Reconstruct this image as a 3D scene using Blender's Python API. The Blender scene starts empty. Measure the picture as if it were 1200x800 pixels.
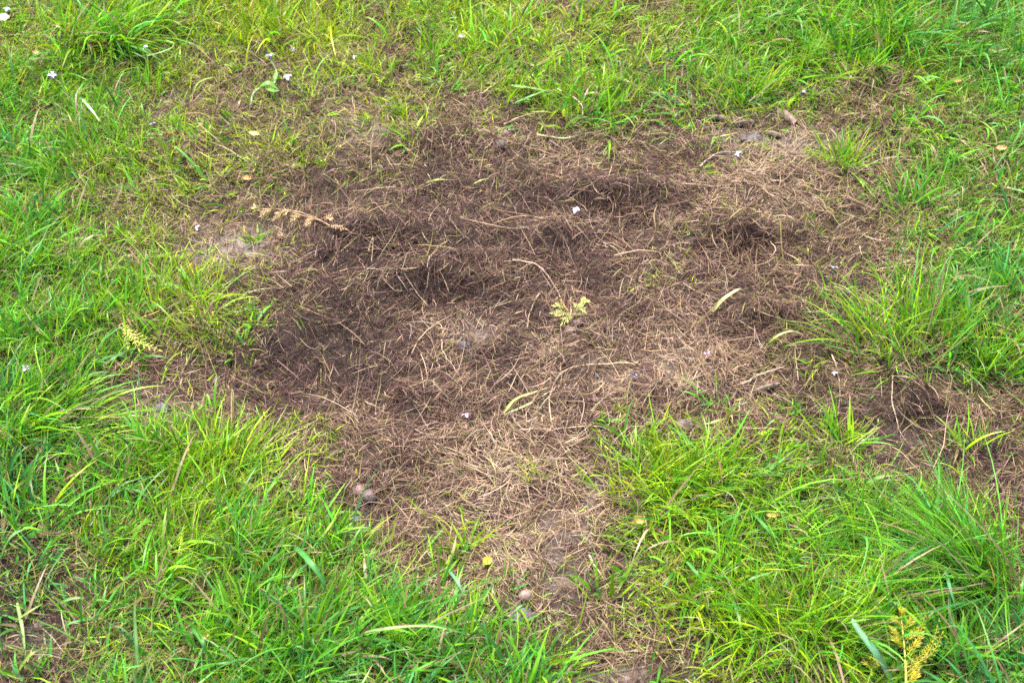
import bpy, math
import numpy as np
from mathutils import Vector, Matrix

# ---------------------------------------------------------------- camera, sky, sun, exposure
scene = bpy.context.scene
col = scene.collection
CAM_H, PITCH, LENS = 1.50, math.radians(50.0), 50.0

cam_d = bpy.data.cameras.new('camera')
cam_d.lens = LENS
cam_d.sensor_width = 36.0
cam_d.clip_start = 0.05
cam_d.clip_end = 500.0
cam_d.dof.use_dof = True
cam_d.dof.focus_distance = 1.90
cam_d.dof.aperture_fstop = 6.3
cam = bpy.data.objects.new('camera', cam_d)
cam.location = (0, 0, CAM_H)
cam.rotation_euler = (math.radians(90) - PITCH, 0, 0)
col.objects.link(cam)
scene.camera = cam

SUN_EL, SUN_AZ = math.radians(64), math.radians(-28)      # azimuth measured from +Y (away from the camera)
w = bpy.data.worlds.new('World')
scene.world = w
w.use_nodes = True
nt = w.node_tree
nt.nodes.clear()
sky = nt.nodes.new('ShaderNodeTexSky')
sky.sky_type = 'NISHITA'
sky.sun_disc = False
sky.sun_elevation = SUN_EL
sky.sun_rotation = SUN_AZ
sky.air_density = 1.0
sky.dust_density = 4.0
sky.ozone_density = 1.0
bgn = nt.nodes.new('ShaderNodeBackground')
bgn.inputs['Strength'].default_value = 0.055
wo = nt.nodes.new('ShaderNodeOutputWorld')
nt.links.new(sky.outputs[0], bgn.inputs['Color'])
nt.links.new(bgn.outputs[0], wo.inputs['Surface'])

sun_d = bpy.data.lights.new('sun', 'SUN')
sun_d.energy = 1.5
sun_d.angle = math.radians(28)
sun_d.color = (1.0, 0.96, 0.90)
sun = bpy.data.objects.new('sun', sun_d)
sdir = Vector((math.sin(SUN_AZ) * math.cos(SUN_EL), math.cos(SUN_AZ) * math.cos(SUN_EL), math.sin(SUN_EL)))
sun.rotation_euler = sdir.to_track_quat('Z', 'Y').to_euler()
sun.location = sdir * 20
col.objects.link(sun)

scene.view_settings.view_transform = 'Standard'
scene.view_settings.look = 'None'
scene.view_settings.gamma = 1.0
scene.view_settings.exposure = 2.93
scene.render.engine = 'CYCLES'
scene.cycles.max_bounces = 6
scene.cycles.diffuse_bounces = 4
scene.cycles.glossy_bounces = 2
scene.cycles.transmission_bounces = 4
scene.cycles.use_denoising = False

rng = np.random.default_rng(11)

# ---------------------------------------------------------------- projection between photo pixels and the ground
FPX = LENS / 36.0 * 1200.0
CP, SP = math.cos(PITCH), math.sin(PITCH)

def to_px(x, y, z=0.0):
    dz = z - CAM_H
    depth = np.maximum(y * CP - dz * SP, 0.35)
    up = y * SP + dz * CP
    return 600 + FPX * x / depth, 400 - FPX * up / depth

def on_plane(px, py, z=0.0):
    a = (px - 600) / FPX
    b = (400 - py) / FPX
    dy = CP + b * SP
    dz = -SP + b * CP
    k = (z - CAM_H) / dz
    return a * k, dy * k

# ---------------------------------------------------------------- noise
def hash2(ix, iy, seed):
    h = (ix.astype(np.int64) * 374761393 + iy.astype(np.int64) * 668265263 + seed * 1442695041) & 0xFFFFFFFF
    h = ((h ^ (h >> 13)) * 1274126177) & 0xFFFFFFFF
    h = h ^ (h >> 16)
    return (h & 0xFFFFFF) / float(0xFFFFFF)

def vnoise(x, y, f, seed):
    x = np.asarray(x, float) * f + 1000.0
    y = np.asarray(y, float) * f + 1000.0
    ix, iy = np.floor(x), np.floor(y)
    fx, fy = x - ix, y - iy
    fx = fx * fx * (3 - 2 * fx)
    fy = fy * fy * (3 - 2 * fy)
    a = hash2(ix, iy, seed); b = hash2(ix + 1, iy, seed)
    c = hash2(ix, iy + 1, seed); d = hash2(ix + 1, iy + 1, seed)
    return (a + (b - a) * fx) * (1 - fy) + (c + (d - c) * fx) * fy          # 0..1

def fbm(x, y, f, seed, octs=3):
    s, amp, tot = 0, 1.0, 0
    for k in range(octs):
        s = s + amp * (vnoise(x, y, f * 2 ** k, seed + 17 * k) - .5)
        tot += amp
        amp *= .5
    return s / tot * 2                                                       # about -1..1

# ---------------------------------------------------------------- where the lawn grows and where it died
GREEN = [
 '787788885499934599989978',
 '556665555577787677998999',
 '787554433544677866543567',
 '999765432211112111113445',
 '998752100000000000012375',
 '997421100000000010112345',
 '999744100000000100011687',
 '888664100000000000113987',
 '986111000000000000111355',
 '995111000000000011121001',
 '846888631000004986541011',
 '768887430110014999876531',
 '546888862121002999988993',
 '336888987541113899999994',
 '226889999874222678999878',
 '236899999998640268998789']
LEN = ['455455455566', '443334444344', '543222233343', '554311223465', '653211234555', '654432355545', '645554456785', '556776556767']
COARSE = ['121111212233', '211111333333', '221111111232', '222111112222', '322111112222', '421111212222', '532223222112', '544555422133']
HUE = ['342222234455', '432222334345', '532222222355', '542222222355', '543222223455', '643322233444', '644443333464', '555666433456']
MOSS = ['543333333333', '666643333344', '456542223555', '234321122443', '233211112333', '334311122322', '333344333323', '344433432233']

def grid(rows):
    return np.array([[int(c) for c in r] for r in rows], float)

def sample(g, px, py):
    h, wd = g.shape
    u = np.clip(px / 1200 * wd - .5, 0, wd - 1.001)
    v = np.clip(py / 800 * h - .5, 0, h - 1.001)
    i, j = np.floor(u).astype(int), np.floor(v).astype(int)
    i = np.minimum(i, wd - 2); j = np.minimum(j, h - 2)
    fu, fv = u - i, v - j
    return (g[j, i] * (1 - fu) + g[j, i + 1] * fu) * (1 - fv) + (g[j + 1, i] * (1 - fu) + g[j + 1, i + 1] * fu) * fv

GREEN, LEN, COARSE, HUE, MOSS = map(grid, (GREEN, LEN, COARSE, HUE, MOSS))

def outside(px, py):
    return np.maximum(np.maximum(-px, px - 1200), np.maximum(-py, py - 800))

def warped(x, y, amp=24):
    px, py = to_px(x, y)
    return px + amp * fbm(x, y, 14, 5), py + amp * .8 * fbm(x, y, 14, 9)

def green_at(x, y):
    px, py = warped(x, y)
    g = sample(GREEN, px, py) / 9
    out = np.clip((outside(px, py) - 60) / 160, 0, 1)
    far = np.clip(.80 + .5 * fbm(x, y, 2.2, 77), .15, 1)
    g = g * (1 - out) + far * out
    return np.clip(g * (1 + .55 * fbm(x, y, 11, 201, 2)), 0, 1)

def blobs(lst, px, py):
    s = np.zeros_like(px)
    for bx, by, rx, ry, a in lst:
        s = s + a * np.exp(-(((px - bx) / rx) ** 2 + ((py - by) / ry) ** 2))
    return s

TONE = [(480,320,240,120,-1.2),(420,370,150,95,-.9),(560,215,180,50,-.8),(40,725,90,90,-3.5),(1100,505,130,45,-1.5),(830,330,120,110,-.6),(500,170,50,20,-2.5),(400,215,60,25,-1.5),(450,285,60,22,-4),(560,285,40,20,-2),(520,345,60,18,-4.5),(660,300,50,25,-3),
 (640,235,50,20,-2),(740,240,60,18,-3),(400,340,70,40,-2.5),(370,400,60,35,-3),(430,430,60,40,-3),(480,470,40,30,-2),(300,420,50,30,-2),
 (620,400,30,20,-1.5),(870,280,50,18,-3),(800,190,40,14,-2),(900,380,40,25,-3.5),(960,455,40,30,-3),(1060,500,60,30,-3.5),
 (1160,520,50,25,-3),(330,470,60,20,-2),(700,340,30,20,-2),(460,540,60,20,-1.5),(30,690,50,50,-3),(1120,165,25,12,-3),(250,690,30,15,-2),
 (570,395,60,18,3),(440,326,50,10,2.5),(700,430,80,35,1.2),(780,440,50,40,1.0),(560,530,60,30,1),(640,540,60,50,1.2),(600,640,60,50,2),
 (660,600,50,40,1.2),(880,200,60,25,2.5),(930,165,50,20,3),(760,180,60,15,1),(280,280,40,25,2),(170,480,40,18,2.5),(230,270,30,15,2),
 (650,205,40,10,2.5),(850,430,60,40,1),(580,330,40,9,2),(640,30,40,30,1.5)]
BARE = [(655,645,26,46,.5),(940,172,42,14,.6),(720,440,40,18,.4),(245,292,46,18,.5),(170,482,46,15,1),(290,275,42,24,.7),(692,590,10,40,.5),(412,612,24,14,.9),(609,722,16,10,1),(430,152,36,12,.6),(560,395,25,16,.6),
 (780,430,25,20,.5),(215,112,40,10,.6),(875,165,40,12,.6),(40,745,36,26,.7),(730,795,46,14,.8),(645,60,26,18,.4),(660,690,25,18,.4),(1075,505,40,16,.4)]
RELIEF = [(450,268,70,18,.012),(520,352,60,14,-.007),(560,318,70,13,.012),(720,232,60,13,.020),(870,272,55,13,.022),(900,365,45,16,.016),
 (1020,105,32,11,.03),(645,280,45,14,.014),(500,165,50,12,.014),(400,330,60,15,.008),(1060,495,60,18,-.012),(410,612,30,15,-.01),(330,385,50,18,.008)]

def height_at(x, y):
    px, py = to_px(x, y)
    inside = np.clip(1 - outside(px, py) / 200, 0, 1)
    h = .022 * fbm(x, y, 2.3, 3) + .010 * fbm(x, y, 9, 21) + .0045 * fbm(x, y, 34, 31, 2) + .0014 * fbm(x, y, 120, 41, 2)
    h = h + blobs(RELIEF, px, py) * inside + .012 * green_at(x, y)
    return h

# one sheet of ground, fine near the patch, reaching out to the horizon
def axis(lo, hi, step, far, grow=1.35):
    a = list(np.arange(lo, hi + 1e-9, step))
    s, v = step, a[-1]
    while v < far:
        s *= grow; v += s; a.append(v)
    s, v, b = step, lo, []
    while v > -far:
        s *= grow; v -= s; b.append(v)
    return np.array(b[::-1] + a)

X0, X1, Y0, Y1, ST = -1.35, 1.35, .45, 2.6, .0065
gx, gy = axis(X0, X1, ST, 120), axis(Y0, Y1, ST, 120)
GX, GY = np.meshgrid(gx, gy)
GZ = height_at(GX, GY)

lx, ly = np.arange(-2.4, 2.4, .005), np.arange(-.3, 4.2, .005)
LXX, LYY = np.meshgrid(lx, ly)
LZ = height_at(LXX, LYY)

def ground_z(x, y):
    u = np.clip((np.asarray(x) - lx[0]) / .005, 0, len(lx) - 1.01)
    v = np.clip((np.asarray(y) - ly[0]) / .005, 0, len(ly) - 1.01)
    i, j = np.floor(u).astype(int), np.floor(v).astype(int)
    fu, fv = u - i, v - j
    return (LZ[j, i] * (1 - fu) + LZ[j, i + 1] * fu) * (1 - fv) + (LZ[j + 1, i] * (1 - fu) + LZ[j + 1, i + 1] * fu) * fv

def at(px, py, up=0.0):
    """the point a given height above the ground that the photo shows at this pixel"""
    z = 0.0
    for _ in range(6):
        x, y = on_plane(px, py, z)
        z = float(ground_z(x, y)) + up
    return np.array([x, y, z])

# ---------------------------------------------------------------- materials
def new_mat(name):
    m = bpy.data.materials.new(name)
    m.use_nodes = True
    t = m.node_tree
    t.nodes.clear()
    return m, t, t.nodes.new

def leaf_mat(name, rough=.45, spec=.4, trans=.35, boost=(1.25, 1.2, .6)):
    m, t, N = new_mat(name)
    at_ = N('ShaderNodeAttribute'); at_.attribute_name = 'col'
    tc = N('ShaderNodeTexCoord')
    nz = N('ShaderNodeTexNoise'); nz.inputs['Scale'].default_value = 70; nz.inputs['Detail'].default_value = 2
    mr = N('ShaderNodeMapRange'); mr.inputs[3].default_value = .85; mr.inputs[4].default_value = 1.15
    t.links.new(tc.outputs['Object'], nz.inputs['Vector'])
    t.links.new(nz.outputs['Fac'], mr.inputs[0])
    mul = N('ShaderNodeVectorMath'); mul.operation = 'SCALE'
    t.links.new(at_.outputs['Color'], mul.inputs[0]); t.links.new(mr.outputs[0], mul.inputs['Scale'])
    p = N('ShaderNodeBsdfPrincipled')
    p.inputs['Roughness'].default_value = rough
    p.inputs['Specular IOR Level'].default_value = spec
    t.links.new(mul.outputs[0], p.inputs['Base Color'])
    tm = N('ShaderNodeVectorMath'); tm.operation = 'MULTIPLY'; tm.inputs[1].default_value = boost
    t.links.new(mul.outputs[0], tm.inputs[0])
    tr = N('ShaderNodeBsdfTranslucent')
    t.links.new(tm.outputs[0], tr.inputs['Color'])
    mx = N('ShaderNodeMixShader'); mx.inputs[0].default_value = trans
    t.links.new(p.outputs[0], mx.inputs[1]); t.links.new(tr.outputs[0], mx.inputs[2])
    o = N('ShaderNodeOutputMaterial')
    t.links.new(mx.outputs[0], o.inputs['Surface'])
    return m

def rock_mat(name, c1, c2, scale=60, rough=.75, bump=.4):
    m, t, N = new_mat(name)
    tc = N('ShaderNodeTexCoord')
    nz = N('ShaderNodeTexNoise'); nz.inputs['Scale'].default_value = scale; nz.inputs['Detail'].default_value = 6
    cr = N('ShaderNodeValToRGB')
    cr.color_ramp.elements[0].position = .3; cr.color_ramp.elements[0].color = (*c1, 1)
    cr.color_ramp.elements[1].position = .7; cr.color_ramp.elements[1].color = (*c2, 1)
    t.links.new(tc.outputs['Object'], nz.inputs['Vector']); t.links.new(nz.outputs['Fac'], cr.inputs[0])
    bp = N('ShaderNodeBump'); bp.inputs['Strength'].default_value = bump; bp.inputs['Distance'].default_value = .002
    t.links.new(nz.outputs['Fac'], bp.inputs['Height'])
    p = N('ShaderNodeBsdfPrincipled'); p.inputs['Roughness'].default_value = rough
    t.links.new(cr.outputs[0], p.inputs['Base Color']); t.links.new(bp.outputs[0], p.inputs['Normal'])
    o = N('ShaderNodeOutputMaterial'); t.links.new(p.outputs[0], o.inputs['Surface'])
    return m

def soil_mat():
    m, t, N = new_mat('soil')
    tc = N('ShaderNodeTexCoord')
    def noise(scale, detail=5, rough=.6):
        n = N('ShaderNodeTexNoise'); n.inputs['Scale'].default_value = scale
        n.inputs['Detail'].default_value = detail; n.inputs['Roughness'].default_value = rough
        t.links.new(tc.outputs['Object'], n.inputs['Vector']); return n
    a, b, c = noise(9), noise(70, 6), noise(420, 4)
    cr = N('ShaderNodeValToRGB')
    e = cr.color_ramp.elements
    e[0].position = .32; e[0].color = (.020, .012, .009, 1)
    e[1].position = .72; e[1].color = (.080, .054, .041, 1)
    k = e.new(.5); k.color = (.042, .027, .020, 1)
    mx = N('ShaderNodeMix'); mx.data_type = 'FLOAT'; mx.inputs[0].default_value = .5
    t.links.new(a.outputs['Fac'], mx.inputs[2]); t.links.new(b.outputs['Fac'], mx.inputs[3])
    t.links.new(mx.outputs[0], cr.inputs[0])
    # lawn soil further out carries moss and clippings
    at_ = N('ShaderNodeAttribute'); at_.attribute_name = 'lawn'
    mc = N('ShaderNodeMix'); mc.data_type = 'RGBA'
    mc.inputs[7].default_value = (.040, .045, .012, 1)
    mf = N('ShaderNodeMath'); mf.operation = 'MULTIPLY'
    t.links.new(at_.outputs['Fac'], mf.inputs[0]); t.links.new(b.outputs['Fac'], mf.inputs[1])
    t.links.new(mf.outputs[0], mc.inputs[0]); t.links.new(cr.outputs[0], mc.inputs[6])
    # the bare spots are dry crusted clay, lighter than the humus under the mat
    ab = N('ShaderNodeAttribute'); ab.attribute_name = 'clay'
    cb = N('ShaderNodeMix'); cb.data_type = 'RGBA'
    c2 = N('ShaderNodeValToRGB')
    c2.color_ramp.elements[0].position = .35; c2.color_ramp.elements[0].color = (.095, .072, .060, 1)
    c2.color_ramp.elements[1].position = .65; c2.color_ramp.elements[1].color = (.235, .190, .165, 1)
    t.links.new(b.outputs['Fac'], c2.inputs[0])
    t.links.new(ab.outputs['Fac'], cb.inputs[0]); t.links.new(mc.outputs[2], cb.inputs[6]); t.links.new(c2.outputs[0], cb.inputs[7])
    mc = cb
    bp = N('ShaderNodeBump'); bp.inputs['Strength'].default_value = .9; bp.inputs['Distance'].default_value = .004
    ad = N('ShaderNodeMath'); ad.operation = 'ADD'
    t.links.new(b.outputs['Fac'], ad.inputs[0]); t.links.new(c.outputs['Fac'], ad.inputs[1])
    t.links.new(ad.outputs[0], bp.inputs['Height'])
    p = N('ShaderNodeBsdfPrincipled'); p.inputs['Roughness'].default_value = .9
    p.inputs['Specular IOR Level'].default_value = .25
    t.links.new(mc.outputs[2], p.inputs['Base Color']); t.links.new(bp.outputs[0], p.inputs['Normal'])
    o = N('ShaderNodeOutputMaterial'); t.links.new(p.outputs[0], o.inputs['Surface'])
    return m

M_SOIL = soil_mat()
M_GRASS = leaf_mat('grass_blade', .38, .30, .36, (1.25, 1.2, .45))
M_STRAW = leaf_mat('dead_grass', .7, .25, .18, (1.1, 1.0, .85))
M_PETAL = leaf_mat('lilac_petal', .5, .3, .3, (1, 1, 1))
M_LEAF = leaf_mat('dry_leaf', .55, .35, .2, (1.1, 1, .7))
M_PEBBLE = rock_mat('pebble_stone', (.15, .105, .085), (.26, .19, .16), 120, .6, .15)
M_SLATE = rock_mat('grey_stone', (.05, .047, .054), (.13, .122, .135), 90)
M_CLOD = rock_mat('soil_clod', (.07, .05, .045), (.18, .14, .13), 160, .9, .8)
M_PINK = rock_mat('pinkish_stone', (.15, .095, .09), (.25, .165, .155), 100)
M_BARK = rock_mat('bark', (.07, .045, .03), (.28, .20, .15), 130, .85, .8)

# ---------------------------------------------------------------- mesh helpers
def link_mesh(name, V, quads, mat, colors=None, smooth=True, parent=None, origin=None, extra=None):
    V = np.asarray(V, np.float32).reshape(-1, 3)
    if origin is not None:
        V = V - np.asarray(origin, np.float32)
    quads = np.asarray(quads, np.int32)
    k = quads.shape[1]
    me = bpy.data.meshes.new(name)
    me.vertices.add(len(V)); me.vertices.foreach_set('co', V.ravel())
    me.loops.add(quads.size); me.loops.foreach_set('vertex_index', quads.ravel())
    me.polygons.add(len(quads))
    me.polygons.foreach_set('loop_start', np.arange(0, quads.size, k, dtype=np.int32))
    me.polygons.foreach_set('loop_total', np.full(len(quads), k, np.int32))
    if smooth:
        me.polygons.foreach_set('use_smooth', np.ones(len(quads), bool))
    me.update(calc_edges=True)
    if colors is not None:
        c = np.ones((len(V), 4), np.float32)
        c[:, :3] = np.asarray(colors, np.float32).reshape(-1, 3)
        me.attributes.new('col', 'FLOAT_COLOR', 'POINT').data.foreach_set('color', c.ravel())
    if extra is not None:
        me.attributes.new(extra[0], 'FLOAT', 'POINT').data.foreach_set('value', np.asarray(extra[1], np.float32).ravel())
    me.materials.append(mat)
    o = bpy.data.objects.new(name, me)
    if origin is not None:
        o.location = [float(q) for q in origin]
    if parent is not None:
        o.parent = parent
    col.objects.link(o)
    return o

def tag(o, label, cat, group=None, kind=None):
    o['label'] = label
    if cat: o['category'] = cat
    if group: o['group'] = group
    if kind: o['kind'] = kind
    return o

def ribbons(base, az, elev, length, width, bend, drift, twist, segs, follow=False, clear=.0015, taper=2.2, rise=None, curl=None):
    """many blades at once: centre lines that rise, bend and drift, widened into strips"""
    n = len(az)
    tm = (np.arange(segs) + .5) / segs
    t = np.arange(segs + 1) / segs
    e = elev[:, None] - bend[:, None] * tm[None] ** 1.3
    a = az[:, None] + drift[:, None] * tm[None]
    if curl is not None:
        a = a + curl[:, None] * np.sin(tm[None] * 6.0 + az[:, None] * 7)
    st = (length / segs)[:, None]
    d = np.stack([np.cos(e) * np.cos(a), np.cos(e) * np.sin(a), np.sin(e)], -1) * st[..., None]
    P = np.concatenate([np.zeros((n, 1, 3)), np.cumsum(d, 1)], 1) + base[:, None, :]
    if follow:
        P[..., 2] += ground_z(P[..., 0], P[..., 1])
        P[..., 2] = np.maximum(P[..., 2], ground_z(P[..., 0], P[..., 1]) + clear * .3)
    else:
        P[..., 2] = np.maximum(P[..., 2], ground_z(P[..., 0], P[..., 1]) + clear)
    T = np.gradient(P, axis=1)
    T /= np.linalg.norm(T, axis=-1, keepdims=True) + 1e-9
    aa = np.concatenate([a, a[:, -1:]], 1)
    S = np.stack([-np.sin(aa), np.cos(aa), np.zeros_like(aa)], -1)
    S = S - T * np.sum(S * T, -1, keepdims=True)
    S /= np.linalg.norm(S, axis=-1, keepdims=True) + 1e-9
    U = np.cross(T, S)
    tw = twist[:, None] * (.6 + .7 * t[None])
    Wd = S * np.cos(tw)[..., None] + U * np.sin(tw)[..., None]
    prof = (1 - t ** taper) * (.65 + .35 * np.minimum(t * 4, 1)) + .04
    hw = (width[:, None] * prof[None] * .5)[..., None]
    V = np.stack([P - Wd * hw, P + Wd * hw], 2)                      # n, segs+1, 2, 3
    i0 = (np.arange(n) * (segs + 1) * 2)[:, None] + (np.arange(segs) * 2)[None]
    Q = np.stack([i0, i0 + 1, i0 + 3, i0 + 2], -1).reshape(-1, 4)
    return V, Q, t

def join(parts):
    Vs, Qs, Cs, off = [], [], [], 0
    for V, Q, C in parts:
        V = V.reshape(-1, 3); C = C.reshape(-1, 3)
        Vs.append(V); Qs.append(Q + off); Cs.append(C); off += len(V)
    return np.concatenate(Vs), np.concatenate(Qs), np.concatenate(Cs)

def ramp(v, keys):
    xs = [k[0] for k in keys]
    return np.stack([np.interp(v, xs, [k[1][c] for k in keys]) for c in range(3)], -1)

GREENS = [(0, (.32, .345, .010)), (.3, (.195, .350, .008)), (.6, (.092, .300, .012)), (1, (.050, .215, .060))]
STRAWS = [(0, (.016, .0078, .0056)), (.25, (.052, .0255, .0175)), (.5, (.122, .069, .045)), (.75, (.240, .155, .100)), (1, (.43, .325, .21))]

def blade_colors(n, hue, t, tipdry=.25, pale=.5):
    c = ramp(np.clip(hue + rng.normal(0, .17, n), 0, 1), GREENS) * np.exp(rng.normal(-.04, .36, n))[:, None]
    dry = rng.random(n) < .09
    c[dry] = ramp(rng.uniform(.65, 1, dry.sum()), STRAWS)
    C = np.repeat(c[:, None, :], len(t), 1)
    b = (np.clip(1 - t * 4.5, 0, 1) * pale)[None, :, None]
    C = C * (1 - b) + np.array([.34, .31, .11]) * b                  # pale sheath at the foot
    tip = (rng.random(n) < tipdry)[:, None, None] * np.clip((t - .72) * 3.2, 0, 1)[None, :, None] * .8
    C = C * (1 - tip) + np.array([.42, .30, .11]) * tip
    return np.repeat(C[:, :, None, :], 2, 2)

# ---------------------------------------------------------------- the ground
nx, ny = len(gx), len(gy)
idx = np.arange(nx * ny).reshape(ny, nx)
GQ = np.stack([idx[:-1, :-1], idx[:-1, 1:], idx[1:, 1:], idx[1:, :-1]], -1).reshape(-1, 4)
gpx, gpy = to_px(GX, GY)
lawn = np.clip(green_at(GX, GY) * 1.2, 0, 1)
ground = link_mesh('ground', np.stack([GX, GY, GZ], -1), GQ, M_SOIL, extra=('lawn', lawn))
clay = np.clip(blobs(BARE, gpx + 10 * fbm(GX, GY, 30, 8), gpy + 8 * fbm(GX, GY, 30, 12)) * 1.3, 0, 1) * (outside(gpx, gpy) < 60)
ground.data.attributes.new('clay', 'FLOAT', 'POINT').data.foreach_set('value', clay.astype(np.float32).ravel())
tag(ground, 'bare brown grey soil under the worn lawn', None, kind='structure')

# ---------------------------------------------------------------- matted dead grass
def scatter(n, x0, x1, y0, y1):
    return rng.uniform(x0, x1, n), rng.uniform(y0, y1, n)

def near_frame(x, y, pad):
    px, py = to_px(x, y)
    return outside(px, py) < pad

def dead_mat():
    parts = []
    x, y = scatter(560000, -1.12, 1.12, .66, 2.22)
    k = near_frame(x, y, 50)
    x, y = x[k], y[k]
    px, py = to_px(x, y)
    g = green_at(x, y)
    bare = np.clip(blobs(BARE, px + 10 * fbm(x, y, 30, 8), py + 8 * fbm(x, y, 30, 12)), 0, 1)
    clump = .62 + .6 * fbm(x, y, 26, 55)
    p = np.clip((1 - .62 * g) * clump * (1 - .88 * bare), .03, 1)
    k = rng.random(len(x)) < p
    x, y, px, py, g, bare = x[k], y[k], px[k], py[k], g[k], bare[k]
    n = len(x)
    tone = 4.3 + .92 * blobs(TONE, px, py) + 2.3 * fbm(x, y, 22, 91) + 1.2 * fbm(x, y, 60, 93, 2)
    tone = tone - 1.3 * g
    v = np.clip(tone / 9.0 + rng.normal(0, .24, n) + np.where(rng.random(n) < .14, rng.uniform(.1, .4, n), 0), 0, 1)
    pale = rng.random(n) < .05
    v[pale] = rng.uniform(.7, 1, pale.sum())
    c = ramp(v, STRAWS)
    c *= np.stack([1 + .06 * rng.normal(size=n), 1 + .05 * rng.normal(size=n), 1 + .12 * rng.normal(size=n)], -1)
    # purple-brown rotted fibres in the dead centre, olive ones where moss still lives
    rot = (rng.random(n) < .6 * np.clip(1 - tone / 5, 0, 1) * (1 - g))
    c[rot] *= np.array([1.0, .88, 1.12])
    moss = sample(MOSS, px, py) / 9 * (.11 + g) * (1 + fbm(x, y, 16, 33))
    mo = rng.random(n) < np.clip(moss + .01, 0, .75)
    c[mo] = ramp(rng.random(mo.sum()), [(0, (.085, .085, .018)), (.6, (.19, .19, .035)), (1, (.32, .28, .09))])
    flow = 5.5 * fbm(x, y, 8, 61) + 4.0 * fbm(x, y, 30, 67)
    az = flow + rng.normal(0, .42, n) * np.where(rng.random(n) < .3, 3, 1) + np.where(rng.random(n) < .5, math.pi, 0)
    L = np.exp(rng.normal(math.log(.021), .50, n))
    wdt = rng.uniform(.00045, .0012, n)
    fluff = np.clip(.009 + .012 * fbm(x, y, 30, 19), .002, .025) * (1 - .5 * bare)
    base = np.stack([x, y, rng.random(n) * fluff], -1)
    elev = rng.normal(.06, .20, n)
    up = rng.random(n) < .06
    elev[up] += rng.uniform(.2, .9, up.sum())
    V, Q, t = ribbons(base, az, elev, L, wdt, rng.normal(.3, .5, n), rng.normal(0, .55, n), rng.uniform(-.8, .8, n), 3, follow=True,
                      curl=rng.normal(0, .15, n))
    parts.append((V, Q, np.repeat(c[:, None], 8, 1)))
    # longer straws lying loose on top
    x, y = scatter(4200, -1.12, 1.12, .66, 2.22)
    k = near_frame(x, y, 40)
    x, y = x[k], y[k]
    g = green_at(x, y)
    k = rng.random(len(x)) < np.clip(.75 - .45 * g + .5 * fbm(x, y, 9, 70), .05, 1)
    x, y, g = x[k], y[k], g[k]
    n = len(x)
    c = ramp(np.clip(rng.normal(.70, .2, n), .2, 1), STRAWS)
    gr = rng.random(n) < .10 + .3 * g
    c[gr] = ramp(rng.random(gr.sum()), [(0, (.22, .21, .05)), (1, (.36, .34, .13))])
    L = np.exp(rng.normal(math.log(.048), .38, n))
    base = np.stack([x, y, rng.uniform(.003, .012, n)], -1)
    V, Q, t = ribbons(base, rng.uniform(0, 6.283, n), rng.normal(.10, .2, n), L, rng.uniform(.0007, .0014, n), rng.normal(.35, .3, n),
                      rng.normal(0, .35, n), rng.uniform(-1, 1, n), 6, follow=True, curl=rng.normal(0, .06, n))
    parts.append((V, Q, np.repeat(c[:, None], 14, 1)))
    # the mat goes on beyond the picture, coarser
    x, y = scatter(60000, -1.5, 1.5, .35, 2.9)
    k = ~near_frame(x, y, 50) & near_frame(x, y, 330)
    x, y = x[k], y[k]
    k = rng.random(len(x)) < 1 - .6 * green_at(x, y)
    x, y = x[k], y[k]
    n = len(x)
    c = ramp(np.clip(.5 + .2 * fbm(x, y, 20, 91) + rng.normal(0, .18, n), 0, 1), STRAWS)
    base = np.stack([x, y, rng.random(n) * .008], -1)
    V, Q, t = ribbons(base, rng.uniform(0, 6.283, n), rng.normal(.1, .3, n), rng.uniform(.02, .05, n), rng.uniform(.001, .002, n),
                      rng.normal(.25, .4, n), rng.normal(0, .8, n), rng.uniform(-1, 1, n), 2, follow=True)
    parts.append((V, Q, np.repeat(c[:, None], 6, 1)))
    V, Q, C = join(parts)
    tag(link_mesh('dead_grass', V, Q, M_STRAW, C), 'matted brown dead grass and straw covering the bare patch', 'dead grass', kind='stuff')

dead_mat()

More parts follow.
